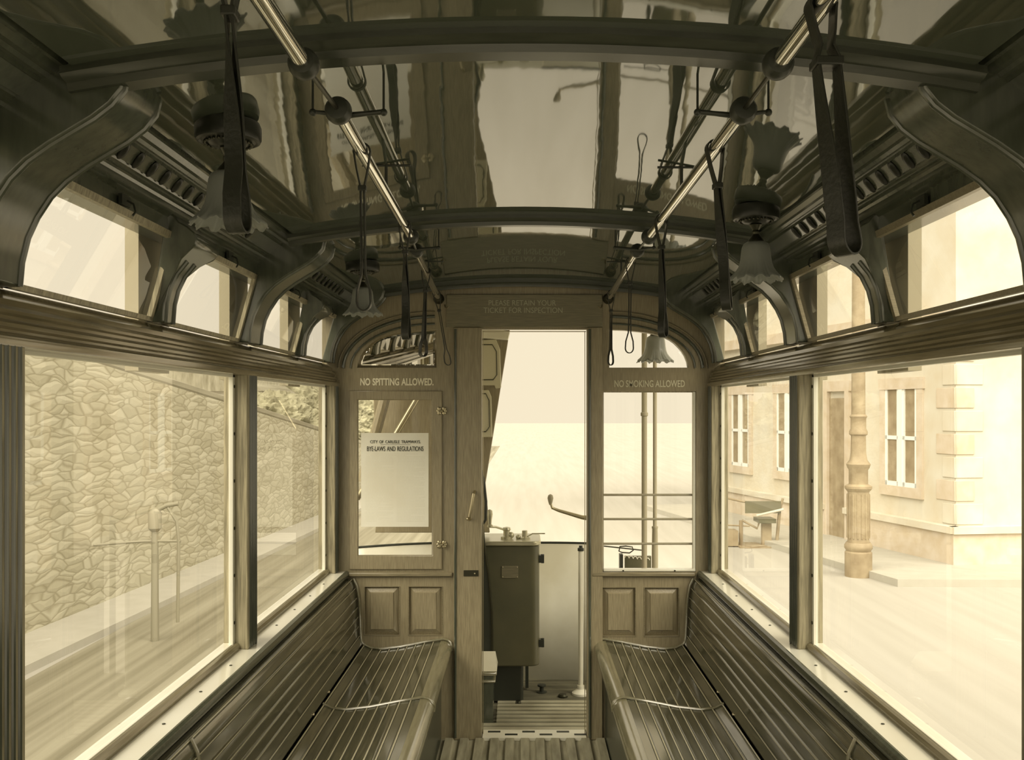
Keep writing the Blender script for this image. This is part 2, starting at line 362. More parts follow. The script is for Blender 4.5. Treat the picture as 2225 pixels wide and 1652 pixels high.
        if a in UPN:
            ym = (a+b_)/2+.02; x = s*.894
            mb = MB().box(*sorted((x, x-s*.008)), ym-.022, ym+.022, EYE+.455, EYE+.478)
            mb.tube([(x-s*.010,ym,EYE+.466),(x-s*.024,ym,EYE+.458),(x-s*.030,ym-.004,EYE+.44),(x-s*.026,ym-.01,EYE+.43)], .0026, 8)
            mb.build('window_catch', iron, o)

# ================================================================== end wall
archL = [W(776,799),W(778,787),W(783,774),W(789,764),W(797,755),W(806,746),W(816,739),W(828,733),W(840,729),W(860,724),W(886,721),W(915,718),W(948,717),W(948,799)]
def mx(poly): return [(2*(1136-VX)*S-p[0], p[1]) for p in poly][::-1]
archR = mx(archL)
def box_hole(o): return o
rearleaf = []
outer = [(-.985,-.04),(-.985,2.24),(.985,2.24),(.985,-.04)]
panels = [(792,1275,868,1381),(888,1275,961,1381),(1308,1277,1381,1383),(1400,1277,1475,1383)]
holes = [archL, archR, rect(762,853,957,1235), rect(1310,851,1512,1243)]+[rect(*p) for p in panels]
outer = [(-.985,-.04),(-.985,2.24),(.985,2.24),(.985,-.04)]
# door opening cut through to the floor
xl, zt = W(1047,716); xr, _ = W(1275,716)
outer = [(-.985,-.04),(xl,-.04),(xl,zt),(xr,zt),(xr,-.04),(.985,-.04),(.985,2.24),(-.985,2.24)]
wf = plate('wall_far', outer, holes, Y1, .045, oakV, bev=.002); struct(wf, 'wooden end wall with a central doorway, panels and windows')
for p in panels:
    (x0, z1), (x1, z0) = W(p[0],p[1]), W(p[2],p[3])
    mb = MB().frustum(x0, x1, z0, z1, Y1+.016, Y1+.002, .028); mb.frustum(x0+.028, x1-.028, z0+.028, z1-.028, Y1+.001, Y1-.004, .003); mb.box(x0-.002, x1+.002, Y1+.016, Y1+.03, z0-.002, z1+.002)
    o = mb.build('raised_panel', oakV, wf, smooth=False)
    MB().tube([(x0,Y1,z0),(x1,Y1,z0),(x1,Y1,z1),(x0,Y1,z1)], .0032, 8, closed=True).build('panel_moulding', oakX, wf)
# door posts standing proud, header board, rails
def px_box(x0, y0, x1, y1, ya, yb): 
    (a, z1), (b, z0) = W(x0,y0), W(x1,y1); return (a, b, ya, yb, z0, z1)
for (x0, x1) in ((986,1047),(1275,1309)):
    o = MB().box(*px_box(x0, 712, x1, 1606, Y1-.018, Y1+.002)).build('door_post', oakV, wf, bevel=.004)
for x in (990,1281): MB().tube([(W(x,0)[0],Y1-.02,0),(W(x,0)[0],Y1-.02,W(0,716)[1])], .006, 8).build('post_bead', darkw, wf)
MB().box(*px_box(970, 640, 1309, 712, Y1-.012, Y1+.002)).build('header_board', headm, wf, bevel=.004)
for (x0, x1) in ((757,984),(1284,1511)):
    (a, z), (b, _) = W(x0,1247), W(x1,1247); z0 = z
    MB().prism_z([(a,Y1),(a,Y1-.012),(a+.006,Y1-.02),(b-.006,Y1-.02),(b,Y1-.012),(b,Y1)], z-.012, z+.008).build('rail_moulding', oakX, wf, bevel=.005)
    (a, z), (b, _) = W(x0,806), W(x1,806)
# arch mouldings
for fn in (lambda p: p, lambda p: (2*(1136-VX)*S-p[0], p[1])):
    for k, (off, r, mm) in enumerate(((14,.005,darkw),(30,.008,darkw),(40,.005,oakX))):
        cx, cy = 945, 800; pts = []
        for i in range(15):
            a = PI/2*i/14; rx, rz = 169+off, 82+off
            q = fn(W(cx-rx*math.cos(a), cy-rz*math.sin(a))); pts.append((q[0], Y1-.004, q[1]))
        MB().tube(pts, r, 8).build('arch_moulding', mm, wf)
# bevelled arched panes
def inset(poly, k, c): return [(c[0]+(p[0]-c[0])*k[0], c[1]+(p[1]-c[1])*k[1]) for p in poly]
for poly, m, lab in ((archL, mirror, 'arched bevelled mirror-like pane on the left reflecting the windows'), (archR, glass, 'arched bevelled pane on the right of the end wall')):
    wn[0] += 1; c = W(875,762) if poly is archL else W(1397,764)
    ins = inset(poly, (.90,.80), c); n = len(poly); mb = MB()
    mb.add([(p[0],Y1+.016,p[1]) for p in poly]+[(p[0],Y1+.010,p[1]) for p in ins], [(i,(i+1) % n,n+(i+1) % n,n+i) for i in range(n)])
    mb.add([(p[0],Y1+.010,p[1]) for p in ins], [tuple(range(n))])
    if poly is archL: mb.v = [(x, y-.045*(z-c[1]), z) for x, y, z in mb.v]
    o = mb.build('window_%d' % wn[0], m, smooth=False); struct(o, lab)
# lettering on the wall
(a, z), (b, _) = W(783,830), W(942,830)
tag(text('lettering', 'NO SPITTING ALLOWED.', a, b, z, .036, Y1-.0005, gilt, wf, bold=.03, word=1.2), 'gilt lettering NO SPITTING ALLOWED over the left sash')
(a, z), (b, _) = W(1335,834), W(1488,834)
tag(text('lettering', 'NO SMOKING ALLOWED', a, b, z, .034, Y1-.0005, giltd, wf, bold=.02), 'worn lettering NO SMOKING ALLOWED over the right window')
for s_, x0, x1, yy in (('PLEASE RETAIN YOUR',1062,1208,659),('TICKET FOR INSPECTION',1051,1222,675)):
    (a, z), (b, _) = W(x0,yy), W(x1,yy)
    tag(text('lettering', s_, a, b, z, .026, Y1-.0125, giltf, wf), 'faded lettering over the doorway')
# hinged sash on the left
wn[0] += 1
sa = plate('window_%d' % wn[0], rect(760,850,961,1237), [rect(778,869,940,1207)], Y1-.012, .03, oakV, bev=.003)
struct(sa, 'hinged wooden sash in the end wall holding the paper notice')
mb = MB(); (x0, z1), (x1, z0) = W(778,869), W(940,1207)
mb.tube([(x0,Y1-.006,z0),(x1,Y1-.006,z0),(x1,Y1-.006,z1),(x0,Y1-.006,z1)], .004, 8, closed=True); mb.build('glazing_bead', oakX, sa)
MB().add([(x0,Y1+.004,z0),(x1,Y1+.004,z0),(x1,Y1+.004,z1),(x0,Y1+.004,z1)], [(0,1,2,3)]).build('glass_pane', glass, sa, smooth=False)
for yy in (893,1183):
    x, z = W(960,yy); mb = MB().tube([(x-.007,Y1-.018,z),(x+.007,Y1-.018,z)], .0065, 10)
    for q in (-1,1):
        mb.ball((x+q*.012,Y1-.014,z+.010), .010, 6, 1,.35,1); mb.ball((x+q*.012,Y1-.014,z-.010), .010, 6, 1,.35,1); mb.ball((x+q*.018,Y1-.014,z), .008, 6, 1,.35,1)
    mb.build('hinge', brassp, sa)
# right fixed window with guard bars
wn[0] += 1
rw = plate('window_%d' % wn[0], rect(1308,849,1514,1245), [rect(1312,853,1510,1241)], Y1+.008, .02, post, bev=0)
struct(rw, 'clear window right of the doorway with three guard bars')
(x0, z1), (x1, z0) = W(1311,852), W(1511,1242)
MB().add([(x0,Y1+.018,z0),(x1,Y1+.018,z0),(x1,Y1+.018,z1),(x0,Y1+.018,z1)], [(0,1,2,3)]).build('glass_pane', glass, rw, smooth=False)
MB().box(x0, x1, Y1-.004, Y1+.03, z0, z0+.012).build('window_ledge', sillm, rw, bevel=.002)
for xx in (1354,1466):
    x, z = W(xx,1240); MB().ball((x,Y1-.005,z), .004, 6).build('screw', dbrass, rw)
MB().box(W(1506,0)[0], x1, Y1+.002, Y1+.03, z0, z1).build('edge_strip', stripm, rw)
for yy in (1077,1130,1184):
    z = W(0,yy)[1]; MB().tube([(x0,Y1+.034,z),(x1,Y1+.034,z)], .0058, 10).build('guard_bar', outerp, rw)
# doorway
dr = MB(); (x0, z1), (x1, _) = W(1048,717), W(1274,717)
dr.box(x0, x1, Y1+.028, Y1+.036, z1-.008, z1-.004); dr.box(x1-.007, x1-.004, Y1+.028, Y1+.036, 0, z1-.004); dr.box(x0+.001, x0+.004, Y1+.028, Y1+.036, 0, z1-.004)
do = dr.build('door_1', brassp); struct(do, 'central doorway onto the platform, edged with a thin metal strip')
mb = MB(); a = W(1018,0)[0]; b = W(1031,0)[0]
mb.tube([(W(1020,0)[0],Y1-.02,W(0,1128)[1]),(W(1021,0)[0],Y1-.05,W(0,1120)[1]),(W(1026,0)[0],Y1-.055,W(0,1095)[1]),(W(1030,0)[0],Y1-.05,W(0,1072)[1]),(W(1032,0)[0],Y1-.02,W(0,1068)[1])], .0075, 10)
mb.ball((W(1019,0)[0],Y1-.02,W(0,1127)[1]), .014, 8, 1,.5,.5)
mb.build('door_handle', brassp, do)
MB().box(*px_box(1008,1238,1040,1251,Y1-.022,Y1-.017)).build('lock_plate', dbrass, do, bevel=.001)
q = MB().ball((W(1032,0)[0],Y1-.024,W(0,1245)[1]), .004, 6).build('screw', brassp, do)
# threshold plate with slots
tp = [rect(1047,0,1275,0)]
th = MB().box(x0, x1, 4.57, 4.69, -.012, .004)
tho = trim(th, cream, 'pale metal threshold plate of the doorway with a double row of slots', bevel=.002)
for k in range(6):
    xx = -.175+k*.085; MB().box(xx, xx+.062, (4.645, 4.605)[k % 2], (4.668, 4.628)[k % 2], .0035, .0055).build('slot', iron, tho, bevel=.004)
# rear bulkhead (behind the camera)
wb = plate('wall_back', [(-.985,-.04),(-.3,-.04),(-.3,2.0),(.3,2.0),(.3,-.04),(.985,-.04),(.985,2.24),(-.985,2.24)], [[(-.85,.82),(-.4,.82),(-.4,1.7),(-.85,1.7)],[(.4,.82),(.85,.82),(.85,1.7),(.4,1.7)]], Y0-.045, .045, oakV)
struct(wb, 'end wall behind the camera')

# ================================================================== benches
def seat_line():
    pts = [(-.400,.470),(-.488,.458),(-.60,.436),(-.69,.426),(-.745,.432),(-.782,.450)]
    return pts
def densify(pts, n):
    P = [Vector((p[0], p[1])) for p in pts]; L = [0]
    for i in range(1, len(P)): L.append(L[-1]+(P[i]-P[i-1]).length)
    out = []
    for k in range(n+1):
        t = L[-1]*k/n; i = max(j for j in range(len(L)-1) if L[j] <= t+1e-9); u = (t-L[i])/(L[i+1]-L[i]); out.append(P[i].lerp(P[i+1], u))
    return out
def slatted(pts, n, depth, side, bead=False):
    P = densify(pts, n*4); out = []
    for k in range(n):
        a, b = P[k*4], P[k*4+4]; t = (b-a).normalized(); nn = Vector((-t.y, t.x))*side
        out += [a+t*.0012-nn*depth, a+t*.0018-nn*.001, a+t*.0035]
        out += [P[k*4+1], P[k*4+2], P[k*4+3], b-t*.0105, b-t*.009-nn*.002, b-t*.0078+nn*.0008, b-t*.0062+nn*.0022, b-t*.0046+nn*.0025, b-t*.003+nn*.002, b-t*.0014-nn*.001, b-t*.0004-nn*depth]
    return [(p.x, p.y) for p in out]
back_pts = [(-.785,.4545),(-.803,.50),(-.806,.56),(-.808,.62),(-.812,.68),(-.822,.74),(-.838,.775)]
for s in (-1, 1):
    nm = SIDE[s]; be = empty('slatted_bench', (s*.6, 2.0, 0)); 
    tag(be, 'long curved slatted wooden bench along the %s side under the %s windows' % (nm, nm), 'bench', 'saloon benches')
    def put(mb, name, m, edge=None, **k):
        o = mb.build(name, m, be, **k); o.location = -be.location
        if edge:      # paler colour on each slat bead, a painted highlight
            o.data.materials.append(glintm)
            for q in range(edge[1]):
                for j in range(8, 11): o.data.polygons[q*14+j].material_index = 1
        return o
    fl_ = lambda L: [(-s*p[0], p[1]) for p in L]
    sl_ = slatted(seat_line(), 9, .0022, -1)
    bk_ = slatted(back_pts, 7, .0022, -1)
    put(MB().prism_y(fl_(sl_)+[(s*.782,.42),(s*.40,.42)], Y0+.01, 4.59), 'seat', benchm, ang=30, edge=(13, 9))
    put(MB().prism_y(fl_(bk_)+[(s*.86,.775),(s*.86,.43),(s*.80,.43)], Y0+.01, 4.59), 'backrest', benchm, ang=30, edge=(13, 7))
    nose = [(.402,.4715),(.392,.4715),(.378,.470),(.364,.464),(.353,.453),(.347,.438),(.348,.422),(.356,.410),(.370,.404),(.402,.404)]
    put(MB().prism_y([(s*p[0],p[1]) for p in nose], Y0+.01, 4.59), 'front_nosing', nosem, ang=50)
    put(MB().box(*sorted((s*.40, s*.425)), Y0+.01, 4.59, -.01, .41), 'front_board', beamw)  # darker wood puts the shadow under the nosing into the colour
    path = [(-.349,.418),(-.346,.44),(-.355,.458),(-.37,.469),(-.392,.4745)]+seat_line()[1:]
    full = [(-s*p[0], 3.67, p[1]+.003) for p in path]
    put(MB().tube(full, .0055, 8), 'divider_strip', nosem)
    put(MB().tube([(-s*p[0], 2.36, p[1]+.003) for p in path]+[(-s*p[0]-s*.004, 2.36, p[1]) for p in back_pts], .0055, 8), 'divider_strip', nosem)
    put(MB().tube([(-s*p[0], 4.590, p[1]+.006) for p in path]+[(-s*p[0]-s*.010, 4.590, p[1]) for p in [(-.80,.47)]+back_pts[1:]], .006, 8), 'end_moulding', nosem)
    for y in (2.62, 3.0, 3.52, 3.80): put(MB().ball((s*.787, y, .458), .0065, 8), 'brass_pin', brassp)

# ================================================================== notice on the sash
no = empty('paper_notice', at(859,1042,4.597)); tag(no, 'white printed bye-laws notice stuck on the left sash', 'notice')
def nput(o): o.parent = no; o.location = -no.location; return o
(x0, z1), (x1, z0) = W(786,941), W(932,1144)
nput(MB().box(x0, x1, 4.5795, 4.5805, z0, z1).build('sheet', paper))
(a, z), (b, _) = W(806,960), W(915,960); nput(text('heading', 'CITY OF CARLISLE TRAMWAYS.', a, b, z, .0145, 4.5790, ink, no, bold=.0, word=1.6))
(a, z), (b, _) = W(799,975), W(921,975); nput(text('title', 'BYE-LAWS AND REGULATIONS', a, b, z, .023, 4.5790, ink, no, bold=.0, word=1.3))
(a, z), (b, _) = W(828,966), W(893,966); nput(MB().box(a, b, 4.5789, 4.5794, z-.0006, z+.0006).build('rule', ink))
mb = MB()
for i in range(46):
    z = W(0,986)[1]-i*.0073
    for (ca, cb) in (((806,911),) if i < 2 else ((795,856),(863,924))):
        (a, _), (b, _) = W(ca,0), W(cb,0); b2 = b if random.random() > .25 else a+(b-a)*random.uniform(.4,.9); aa = a+(.006 if random.random() < .2 else 0)
        while aa < b2-.004:
            e = min(b2, aa+random.uniform(.008,.03)); mb.box(aa, e, 4.5791, 4.5794, z-.0007, z+.0007); aa = e+.0025
tag(nput(mb.build('fine_print', faint)), 'pale columns of illegible fine print', kind='stuff')

# ================================================================== grab rails
RZ = EYE+.54
for s, pts, lab in ((-1, [(-.352,.2),(-.343,1.47),(-.334,1.70),(-.351,2.94),(-.363,3.2),(-.412,4.57)], 'left'), (1, [(.40,.2),(.398,1.47),(.3975,1.70),(.393,2.94),(.388,3.2),(.414,4.57)], 'right')):
    gr = empty('grab_rail', (pts[2][0], 1.7, RZ)); tag(gr, 'polished metal hanging-strap rail under the %s half of the ceiling' % lab, 'grab rail', 'ceiling grab rails')
    def gput(mb, name, m, **k):
        o = mb.build(name, m, gr, **k); o.location = -gr.location; return o
    P = [Vector((x, y, RZ)) for x, y in pts]
    for i in (0, 2, 4): gput(MB().tube([P[i], P[i+1]], .0135, 20), 'pole', brass)
    for i in (1, 3): gput(MB().tube([P[i], P[i+1]], .0042, 10), 'link_rod', dbrass)
    for i in (1, 2, 3, 4):
        p = P[i]; r = .023
        mb = MB().lathe([(.012,-.018),(.019,-.016),(.0235,-.009),(.0245,0),(.0235,.009),(.018,.016),(.010,.019)], (0,0,0), 24, 'y')
        mb.v = [(v[0]+p.x, v[1]+p.y, v[2]+p.z) for v in mb.v]
        gput(mb, 'collar', iron)
    for i in (2, 3.5):
        p = P[2] if i == 2 else P[4]
        yy = p.y+.025 if i == 2 else p.y-.03
        xa, xb = p.x+s*.052, p.x-s*.078; zc = RZ+.004
        mb = MB().tube([(xa,yy,zc+.002),(xa-s*.02,yy,zc),(p.x,yy,zc-.006),(xb+s*.03,yy,zc-.001),(xb,yy,zc+.002)], [.0035,.004,.006,.0045,.005], 10)
        for xx in (xa, xb): mb.ball((xx,yy,zc+.001), .007, 6); mb.tube([(xx,yy,zc),(xx,yy,cz(xx)+.004)], .0022, 8)
        gput(mb, 'cross_bracket', iron)
    for y in (2.35, 3.85):
        xx = P[2].x+(P[3].x-P[2].x)*.5 if y < 3 else P[4].x*.5+P[5].x*.5
        mb = MB().tube([(xx-.06,y,cz(xx)-.004),(xx+.06,y,cz(xx)-.004)], .003, 8); mb.tube([(xx,y,cz(xx)),(xx,y,RZ)], .004, 8); gput(mb, 'hanger', iron)
    mb = MB().lathe([(.016,-.02),(.018,0),(.026,.012),(.026,.026)], (P[5].x,4.57,RZ), 20, 'y'); gput(mb, 'wall_socket', dbrass)
    mb = MB().tube([(P[5].x-s*.03,4.585,RZ-.03),(P[5].x-s*.034,4.56,RZ-.045),(P[5].x-s*.045,4.55,RZ-.05),(P[5].x-s*.052,4.56,RZ-.04)], .003, 8); gput(mb, 'hook', brassp)

# ================================================================== hanging straps
def ribbon(path, width_dirs, wdt, th):
    mb = MB(); n = len(path); v = []
    for i in range(n):
        p = Vector(path[i]); a = Vector(path[(i-1) % n]); b = Vector(path[(i+1) % n]); t = (b-a).normalized()
        u = Vector(width_dirs[i]); u = (u-t*u.dot(t)).normalized(); k = t.cross(u)
        for (cu_, ck) in ((-1,-1),(1,-1),(1,1),(-1,1)): v.append(p+u*cu_*wdt/2+k*ck*th/2)
    f = [(i*4+j, i*4+(j+1) % 4, ((i+1) % n)*4+(j+1) % 4, ((i+1) % n)*4+j) for i in range(n) for j in range(4)]
    return mb.add(v, f)
def strap(pos, length, twist0, twist1, sway, wdt, label, gap=.0038):
    loopw = max(.020, gap*1.6)
    root = empty('hanging_strap', pos); tag(root, label, 'strap', 'leather straps on the grab rails')
    L = length; r = .0175; half = []
    # right half from top to bottom: (x, z)
    for i in range(7): a = PI/2-i*(PI*.62)/6; half.append((r*math.cos(a), r*math.sin(a)))
    half += [(.012,-.035),(.008,-.055),(gap+.0004,-.072)]
    for k in range(6): half.append((gap, -.08-(L-.16)*k/6))
    zb = -(L-.075)
    half += [(gap+.0007,zb),(max(gap,.009),zb-.016),(max(gap,.0135),zb-.032)]
    for i in range(6): a = -i*(PI/2)/5; half.append((loopw*.75*math.cos(a), -L+loopw*.9+loopw*.9*math.sin(a)))
    left = [(-x, z) for x, z in half[::-1]][1:-1]
    pts, dirs = [], []
    for x, z in half+left:
        u = min(1, max(0, (-z-.05)/(L-.12))); u = u*u*(3-2*u); tw = twist0+(twist1-twist0)*u
        sx = sway*max(0, -z/L)
        pts.append((x*math.cos(tw)+sx, x*math.sin(tw), z)); dirs.append((-math.sin(tw), math.cos(tw), 0))
    ribbon(pts, dirs, wdt, .0034).build('strap_loop', leather, root, bevel=.0008)
    tw = twist0+(twist1-twist0)*.03; kp = MB().box(-gap-.0047, gap+.0047, -wdt/2-.002, wdt/2+.002, -.083, -.071); kp.v = [(x*math.cos(tw)-y_*math.sin(tw)+sway*.23, x*math.sin(tw)+y_*math.cos(tw), z) for x, y_, z in kp.v]; kp.build('keeper', leather, root, bevel=.002)
    return root
def rx(s, y):
    pts = [(.352,.2),(.343,1.47),(.334,1.70),(.351,2.94),(.363,3.2),(.412,4.57)] if s < 0 else [(.40,.2),(.398,1.47),(.3975,1.70),(.393,2.94),(.388,3.2),(.414,4.57)]
    for (a, ya), (b, yb) in zip(pts, pts[1:]):
        if ya <= y <= yb: return s*(a+(b-a)*(y-ya)/(yb-ya))
for s, y, tw0, tw1, sw, wd, lb in (
    (-1, 1.10, 0, 1.45, .012, .022, 'nearest strap on the left rail, dark and out of focus'),
    (-1, 1.97, 0, -.1, .004, .012, 'black leather strap on the left rail, a narrow loop hanging before the far left lamp'),
    (-1, 2.77, 0, 1.4, .004, .022, 'black strap turned face-on, before the left arched pane, behind the narrow loop'),
    (-1, 3.68, .2, .7, -.012, .020, 'black strap with open bottom loop crossing the left arched pane'),
    (-1, 4.40, 0, .3, .055, .014, 'farthest strap of the left rail beside the doorway corner'),
    (1, 1.26, 0, .55, .034, .029, 'nearest strap on the right rail, two wide dark strands'),
    (1, 1.95, .1, 1.2, .026, .020, 'black strap on the right rail showing a lit inner face near its bottom'),
    (1, 2.69, .1, 1.0, .006, .020, 'black strap on the right rail, hanging beside the right lamp before the arched pane'),
    (1, 3.45, 0, .1, -.004, .010, 'thin strap on the right rail with a round loop over the arched pane'),
    (1, 4.40, 0, .6, -.002, .012, 'farthest strap on the right rail at the edge of the arched pane')):
    strap((rx(s,y), y, RZ), .333, tw0, tw1, sw, wd, lb, .014 if y == 1.26 else .0038)

# ================================================================== lamps
def lamp(x, y, label, z0=None, k=1.0, bulb=True):
    root = empty('ceiling_lamp', (x, y, (z0 if z0 else cz(x)-.002))); tag(root, label, 'lamp', 'glass shaded ceiling lamps')
    base = -.045
    MB().lathe([(.050,.006),(.062,.002),(.066,-.008),(.066,-.030),(.063,-.036),(.058,-.038),(.054,-.036),(.040,-.040),(.034,-.046),(.012,-.050)], (0,0,0), 40).build('ceiling_rose', rosem, root)
    mb = MB()
    for i in range(26): a = 2*PI*i/26; mb.ball((.046*math.cos(a), .046*math.sin(a), -.041), .0036, 5)
    mb.build('beaded_ring', dbrass, root)
    MB().lathe([(.010,-.044),(.018,-.052),(.013,-.060),(.009,-.066),(.011,-.072),(.009,-.078),(.013,-.084),(.020,-.092),(.024,-.100),(.026,-.112),(.004,-.114)], (0,0,0), 24).build('stem', dbrass, root)
    def ruf(t, a):
        u = max(0, (t-.62)/.38); return (.0042*u*math.sin(12*a)+.0012*u*math.sin(37*a)+.002*u*math.sin(5*a), .0045*u*math.cos(12*a+.8)+.0014*u*math.sin(31*a))
    out = [(.016,-.100),(.026,-.101),(.034,-.106),(.038,-.116),(.040,-.130),(.0415,-.146),(.044,-.160),(.049,-.174),(.056,-.186),(.065,-.197),(.074,-.206)]
    o = MB().lathe(out, (0,0,0), 144, ruffle=ruf).build('glass_shade', opal, root, ang=80, solid=.0022)
    if bulb: MB().lathe([(.009,-.112),(.011,-.125),(.017,-.140),(.021,-.155),(.020,-.168),(.012,-.180),(.003,-.184)], (0,0,0), 20).build('bulb', opal, root)
    root.scale = (k,k,k)
    return root
lamp(-.602, 1.92, 'nearest glass lamp hanging on the upper left before the cornice')
lamp(-.632, 3.70, 'small far lamp with ruffled shade hanging left, above the left arched pane')
lamp(.66, 2.67, 'ceiling lamp with ruffled bell shade on the right side')
lamp(.705, 5.02, 'platform lamp seen through the right arched pane', z0=2.12, k=1.28)

# ================================================================== platform beyond the doorway
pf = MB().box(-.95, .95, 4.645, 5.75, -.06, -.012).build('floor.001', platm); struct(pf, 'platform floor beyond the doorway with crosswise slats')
pf.name = 'platform_floor'
mb = MB()
for i in range(8):
    y = 4.70+i*.062; mb.box(-.14 if i > 1 else -.24, .60, y, y+.036, -.012, .002)
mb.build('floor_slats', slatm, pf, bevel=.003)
cp = trim(MB().box(-1.0, 1.0, 4.65, 5.95, 2.13, 2.2), cream, 'underside of the platform canopy')
# dash: curved cream sheet
ds = empty('dash_panel', (0,5.55,0)); tag(ds, 'cream painted curved dash of the platform behind the controller', 'dash panel')
def curve_dash(z0, z1, off=0):
    v = []; n = 30
    for z in (z0, z1):
        for i in range(n+1):
            x = -.96+1.40*i/n; v.append((x, 5.62+off-.30*max(0,(abs(x+.1)-.25)/.75)**2, z))
    return MB().add(v, [(i,i+1,n+2+i,n+1+i) for i in range(n)])
o = curve_dash(-.03, .80).build('dash_sheet', cream, ds, solid=.012); o.location = -ds.location
v = []; pts = []
for i in range(31):
    x = -.96+1.40*i/30; pts.append((x, 5.62-.30*max(0,(abs(x+.1)-.25)/.75)**2, .803))
o = MB().tube(pts, .008, 8).build('dash_rail', iron, ds); o.location = -ds.location
# controller
ct = empty('tram_controller', (-.09,5.25,0)); tag(ct, 'dark iron driving controller cabinet standing on the platform', 'controller')
def rrect(x0, x1, y0, y1, r, n=6):
    p = []
    for (cx, cy, a0) in ((x1-r,y1-r,0),(x0+r,y1-r,PI/2),(x0+r,y0+r,PI),(x1-r,y0+r,1.5*PI)):
        for i in range(n+1): a = a0+PI/2*i/n; p.append((cx+r*math.cos(a), cy+r*math.sin(a)))
    return p
def cput(mb, name, m, **k):
    o = mb.build(name, m, ct, **k); o.location = -ct.location; return o
cput(MB().prism_z(rrect(-.27,.088,5.10,5.42,.05), .205, .862), 'cabinet', ctrlm, bevel=.008)
cput(MB().prism_z(rrect(-.278,.096,5.09,5.43,.055), .860, .885), 'lid', lidm, bevel=.006)
cput(MB().prism_z(rrect(-.2,.0,5.16,5.42,.02), 0, .21), 'pedestal', iron)
cput(MB().box(.012,.03,5.40,5.44,0,.21), 'conduit', iron)
for z in (.785,.325): cput(MB().box(.085,.112,5.13,5.17,z-.022,z+.018).tube([(.106,5.15,z-.026),(.106,5.15,z+.022)], .009, 10), 'hinge', iron)
(a, z1), (b, z0) = ((1090-VX)*5.1/F, EYE-(1230-VY)*5.1/F), ((1126-VX)*5.1/F, EYE-(1256-VY)*5.1/F)
pl = cput(MB().box(a,b,5.094,5.101,z0,z1), 'maker_plate', headm, bevel=.001)
for xx in (a+.006,b-.006):
    for zz in (z0+.006,z1-.006): q = MB().ball((xx,5.092,zz), .0035, 5).build('rivet', brassp, pl)
hd = MB(); z = .885
hd.lathe([(.032,0),(.032,.012),(.018,.018),(.018,.045),(.024,.05),(.02,.062),(.004,.066)], (-.092,5.2,z), 20)
hd.ball((-.068,5.2,z+.02), .018, 8)
hd.tube([(-.092,5.2,z+.045),(-.12,5.18,z+.058),(-.15,5.16,z+.07),(-.19,5.14,z+.074)], .006, 8)
hd.lathe([(.016,0),(.016,.01),(.009,.016),(.011,.04),(.016,.07),(.013,.09),(.003,.096)], (-.183,5.145,z+.072), 16)
cput(hd, 'power_handle', lidm)
hd = MB().lathe([(.03,0),(.03,.008),(.015,.012),(.015,.044),(.013,.046)], (.008,5.2,z), 20)
hd.ball((-.028,5.2,z+.01), .014, 8); hd.tube([(.02,5.2,z+.01),(.05,5.2,z+.028),(.12,5.19,z+.03)], .0035, 8)
cput(hd, 'reverser_handle', lidm)
# brake handle
bk = empty('brake_handle', (.40,5.3,0)); tag(bk, 'hand brake crank with upright grip reaching into the doorway', 'brake handle')
def bput(mb, name, m): o = mb.build(name, m, bk); o.location = -bk.location; return o
bput(MB().tube([(.40,5.3,-.01),(.40,5.3,1.0)], .017, 14), 'brake_staff', iron)
bput(MB().tube([(.40,5.3,.985),(.33,5.3,.992),(.20,5.3,1.03),(.163,5.3,1.045),(.155,5.3,1.07)], [.018,.012,.009,.008,.007], 12), 'crank_arm', brassp)
bput(MB().lathe([(.007,1.062),(.012,1.078),(.017,1.10),(.013,1.116),(.004,1.122)], (.153,5.3,0), 14), 'grip', outerp)
wp = empty('platform_pillar', (.325,5.32,0)); tag(wp, 'white painted pipe standing at the right of the doorway view', 'pipe')
for mb, n_, m_ in ((MB().tube([(0,0,0),(0,0,.80)], .014, 14), 'pipe', cream), (MB().lathe([(.05,-.012),(.05,0),(.02,.02),(.02,.04)], (0,0,0), 20), 'foot_flange', cream), (MB().lathe([(.018,.80),(.018,.815),(.010,.82),(.010,.83)], (0,0,0), 16), 'cap', iron)): mb.build(n_, m_, wp)
# gong pedal and plugs
gp = empty('gong_pedal', at(1177,1500,5.36)); gp.location.z = -.012; tag(gp, 'round iron foot gong button on the platform floor', 'foot pedal')
MB().lathe([(.03,0),(.03,.004),(.012,.006),(.012,.03),(.024,.036),(.024,.044),(.004,.046)], (0,0,0), 20).build('button', iron, gp)
for (px_, py_, r, lb) in ((1223,1510,.028,'flat round floor plug right of the gong button'),(1126,1526,.018,'small flat round plug in front of the gong button')):
    o = MB().lathe([(r,-.013),(r,-.004),(r*.7,.004),(.004,.005)], (0,0,0), 20).build('floor_plug', dbrass); q = EYE*F/(py_-VY); o.location = ((px_-VX)*q/F, q, .002 if py_ > 1515 else 0); tag(o, lb, 'floor plug')
# sand box under the stairs
sb = empty('sand_box', (-.25,4.95,0)); tag(sb, 'low dark box with a ribbed lid at the left of the doorway', 'box')
def sput(mb, name, m, **k): o = mb.build(name, m, sb, **k); o.location = -sb.location; return o
sput(MB().box(-.40,-.155,4.80,4.98,-.01,.24), 'box_body', darkw)
sput(MB().box(-.41,-.135,4.79,4.985,.24,.262), 'lid', nosem, bevel=.008); sput(MB().box(-.41,-.142,4.79,4.985,.205,.22), 'lid_moulding', nosem, bevel=.006)
sput(MB().add([(-.40,4.80,.263),(-.135,4.80,.263),(-.145,4.90,.34),(-.40,4.90,.34),(-.40,4.975,.263),(-.135,4.975,.263)], [(0,1,2,3),(3,2,5,4),(1,5,2),(0,3,4)]), 'tread_plate', cream)
